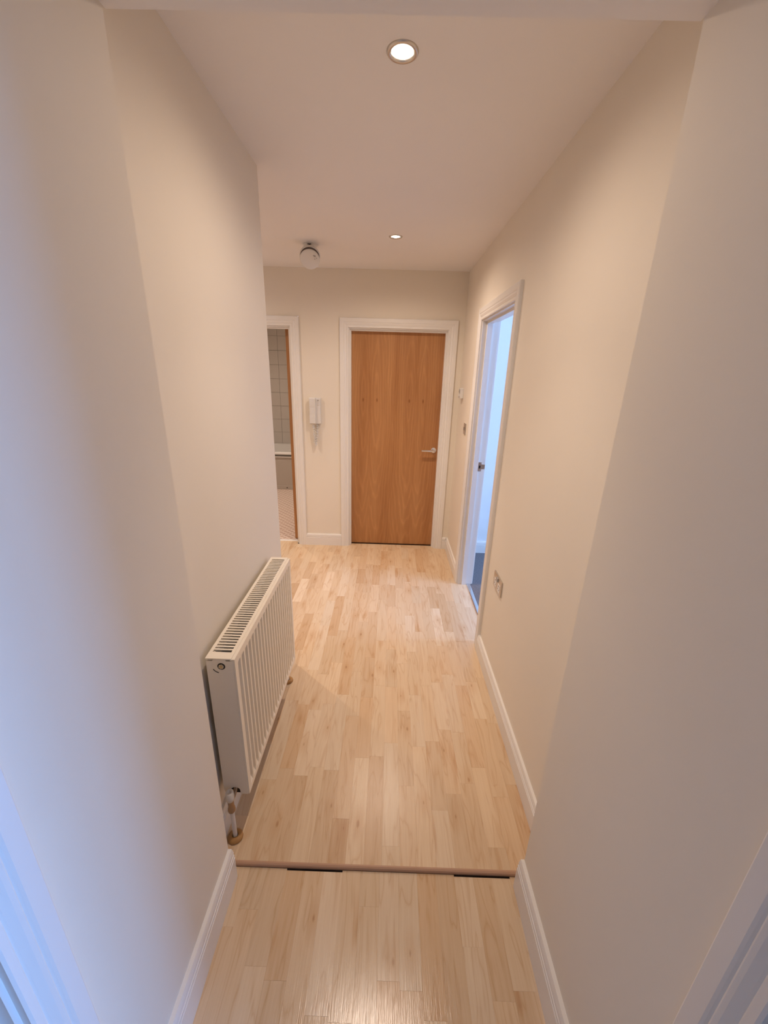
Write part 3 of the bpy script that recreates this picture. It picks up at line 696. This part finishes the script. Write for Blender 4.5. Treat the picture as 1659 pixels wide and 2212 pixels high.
    # valves and tails, near and far
    for yv, dd in ((y0-0.030, 1), (y1+0.040, -1)):
        xv = -0.529; zv = z0+0.020
        MB().tube([(xv, yv, 0.002), (xv, yv, zv-0.062)], 0.0078, 14).build('supply_pipe', 'plastic', t)
        T = Matrix.Translation((xv, yv, 0))
        vb = MB().lathe([(0.0, zv-0.068), (0.0125, zv-0.068), (0.0135, zv-0.062), (0.0125, zv-0.052), (0.0105, zv-0.050), (0.0105, zv-0.020), (0.0125, zv-0.016), (0.0125, zv-0.010), (0, zv-0.010)], 18, T).build('valve_body', 'copper', t)
        MB().tube([(xv, yv, zv-0.030), (xv+0.006, yv+dd*0.02, zv-0.012), (xv+0.012, yv+dd*0.045, zv+0.016)], 0.0075, 12).build('valve_tail', 'copper', t)
        MB().lathe([(0.0, zv-0.012), (0.0140, zv-0.012), (0.0145, zv+0.004), (0.0135, zv+0.024), (0.012, zv+0.026), (0.0050, zv+0.026), (0.0045, zv+0.021), (0.0, zv+0.021)], 24, T).build('valve_cap', 'plastic', t)
radiator()

# wooden pipe collars on the floor
M['collar'] = paint('varnished_wood_collar', (0.46, 0.25, 0.09), 0.35, 60, 0.03, 0.2)
for y, lab in ((1.013, 'round wooden pipe collar on the floor under the near radiator valve'), (1.820, 'round wooden pipe collar on the floor past the far radiator end')):
    o = MB().lathe([(0.0095, 0.0), (0.026, 0.0), (0.028, 0.004), (0.0265, 0.010), (0.021, 0.0145), (0.014, 0.016), (0.0100, 0.014), (0.0095, 0.0)], 30, Matrix.Translation((-0.529, y, 0.0))).build('pipe_collar', 'collar', origin=(-0.529, y, 0))
    tag(o, lab, 'pipe collar', 'wooden radiator pipe collars')

# ------------------------------------------------------------------ bathroom
def bath():
    yb0, yb1 = 5.64, 6.385; x0, x1 = -2.55, -0.80; zr = 0.555
    t = thing('bathtub', ((x0+x1)/2, yb0, 0.0), 'white bathtub with grey front panel in the bathroom', 'bathtub')
    # tub shell: rim with hollow
    def loop(ix0, ix1, iy0, iy1, r, z, n=6):
        out = []
        for cx, cy, a0 in ((ix1-r, iy1-r, 0), (ix0+r, iy1-r, 90), (ix0+r, iy0+r, 180), (ix1-r, iy0+r, 270)):
            for k in range(n+1): a = math.radians(a0+90*k/n); out.append((cx+r*math.cos(a), cy+r*math.sin(a), z))
        return out
    loops = [loop(x0, x1, yb0-0.012, yb1, 0.02, zr-0.032), loop(x0, x1, yb0-0.012, yb1, 0.02, zr-0.006), loop(x0+0.006, x1-0.006, yb0-0.006, yb1-0.006, 0.02, zr),
             loop(x0+0.06, x1-0.06, yb0+0.045, yb1-0.06, 0.09, zr), loop(x0+0.075, x1-0.075, yb0+0.06, yb1-0.075, 0.09, zr-0.015), loop(x0+0.14, x1-0.18, yb0+0.11, yb1-0.12, 0.12, 0.20), loop(x0+0.2, x1-0.24, yb0+0.16, yb1-0.17, 0.1, 0.16)]
    mb = MB(); n = len(loops[0]); vs = [p for l in loops for p in l]; fs = [(i*n+k, i*n+(k+1) % n, (i+1)*n+(k+1) % n, (i+1)*n+k) for i in range(len(loops)-1) for k in range(n)]
    fs.append(tuple((len(loops)-1)*n+k for k in range(n))); mb.add(vs, fs, True); mb.build('tub', 'acrylic', t)
    pn = MB().bbox(x0+0.005, x1-0.005, yb0+0.016, yb0+0.028, 0.006, zr-0.07, 0.002).build('front_panel', 'panel', t)
    MB().bbox(x0+0.005, x1-0.005, yb0+0.002, yb0+0.026, zr-0.078, zr-0.062, 0.003).build('panel_rail', 'acrylic', t)
    MB().box(x0+0.005, x1-0.005, yb0+0.030, yb0+0.04, 0.006, zr-0.03).build('inner_frame', 'plastic_grey', t)
    MB().bbox(x0+0.005, x1-0.005, yb0+0.010, yb0+0.020, 0.005, 0.060, 0.002).build('plinth', 'panel', t)
    for x in (-2.2, -1.475): MB().lathe([(0, 0), (0.008, 0), (0.007, 0.004), (0, 0.004)], 12, Matrix.Translation((x, yb0+0.010, 0.030)) @ Matrix.Rotation(PI/2, 4, 'X')).build('screw_cap', 'hinge', t)
bath()
wf = bpy.data.objects['wall_bathroom_far']
tw, thh = 0.25, 0.2
tm = MB().bbox(-tw/2+0.0015, tw/2-0.0015, -0.008, 0.0, -thh/2+0.0015, thh/2-0.0015, 0.0012).build('tile', 'tile', wf)
k = 0
for r in range(10):
    for cidx in range(8):
        o = tm if k == 0 else tm.copy()
        if k: C.objects.link(o); o.parent = wf
        o.location = (-2.575+cidx*tw, 6.40, 0.40+r*thh+0.03); k += 1
# unseen bathroom lamp, added to light the tiles
lt_ = downlight(-1.75, 4.9, 'unseen downlight added to light the bathroom', 2.0)
lt_.location.z = HC-0.0
for o in list(bpy.data.objects):
    if '_w' in o: del o['_w']
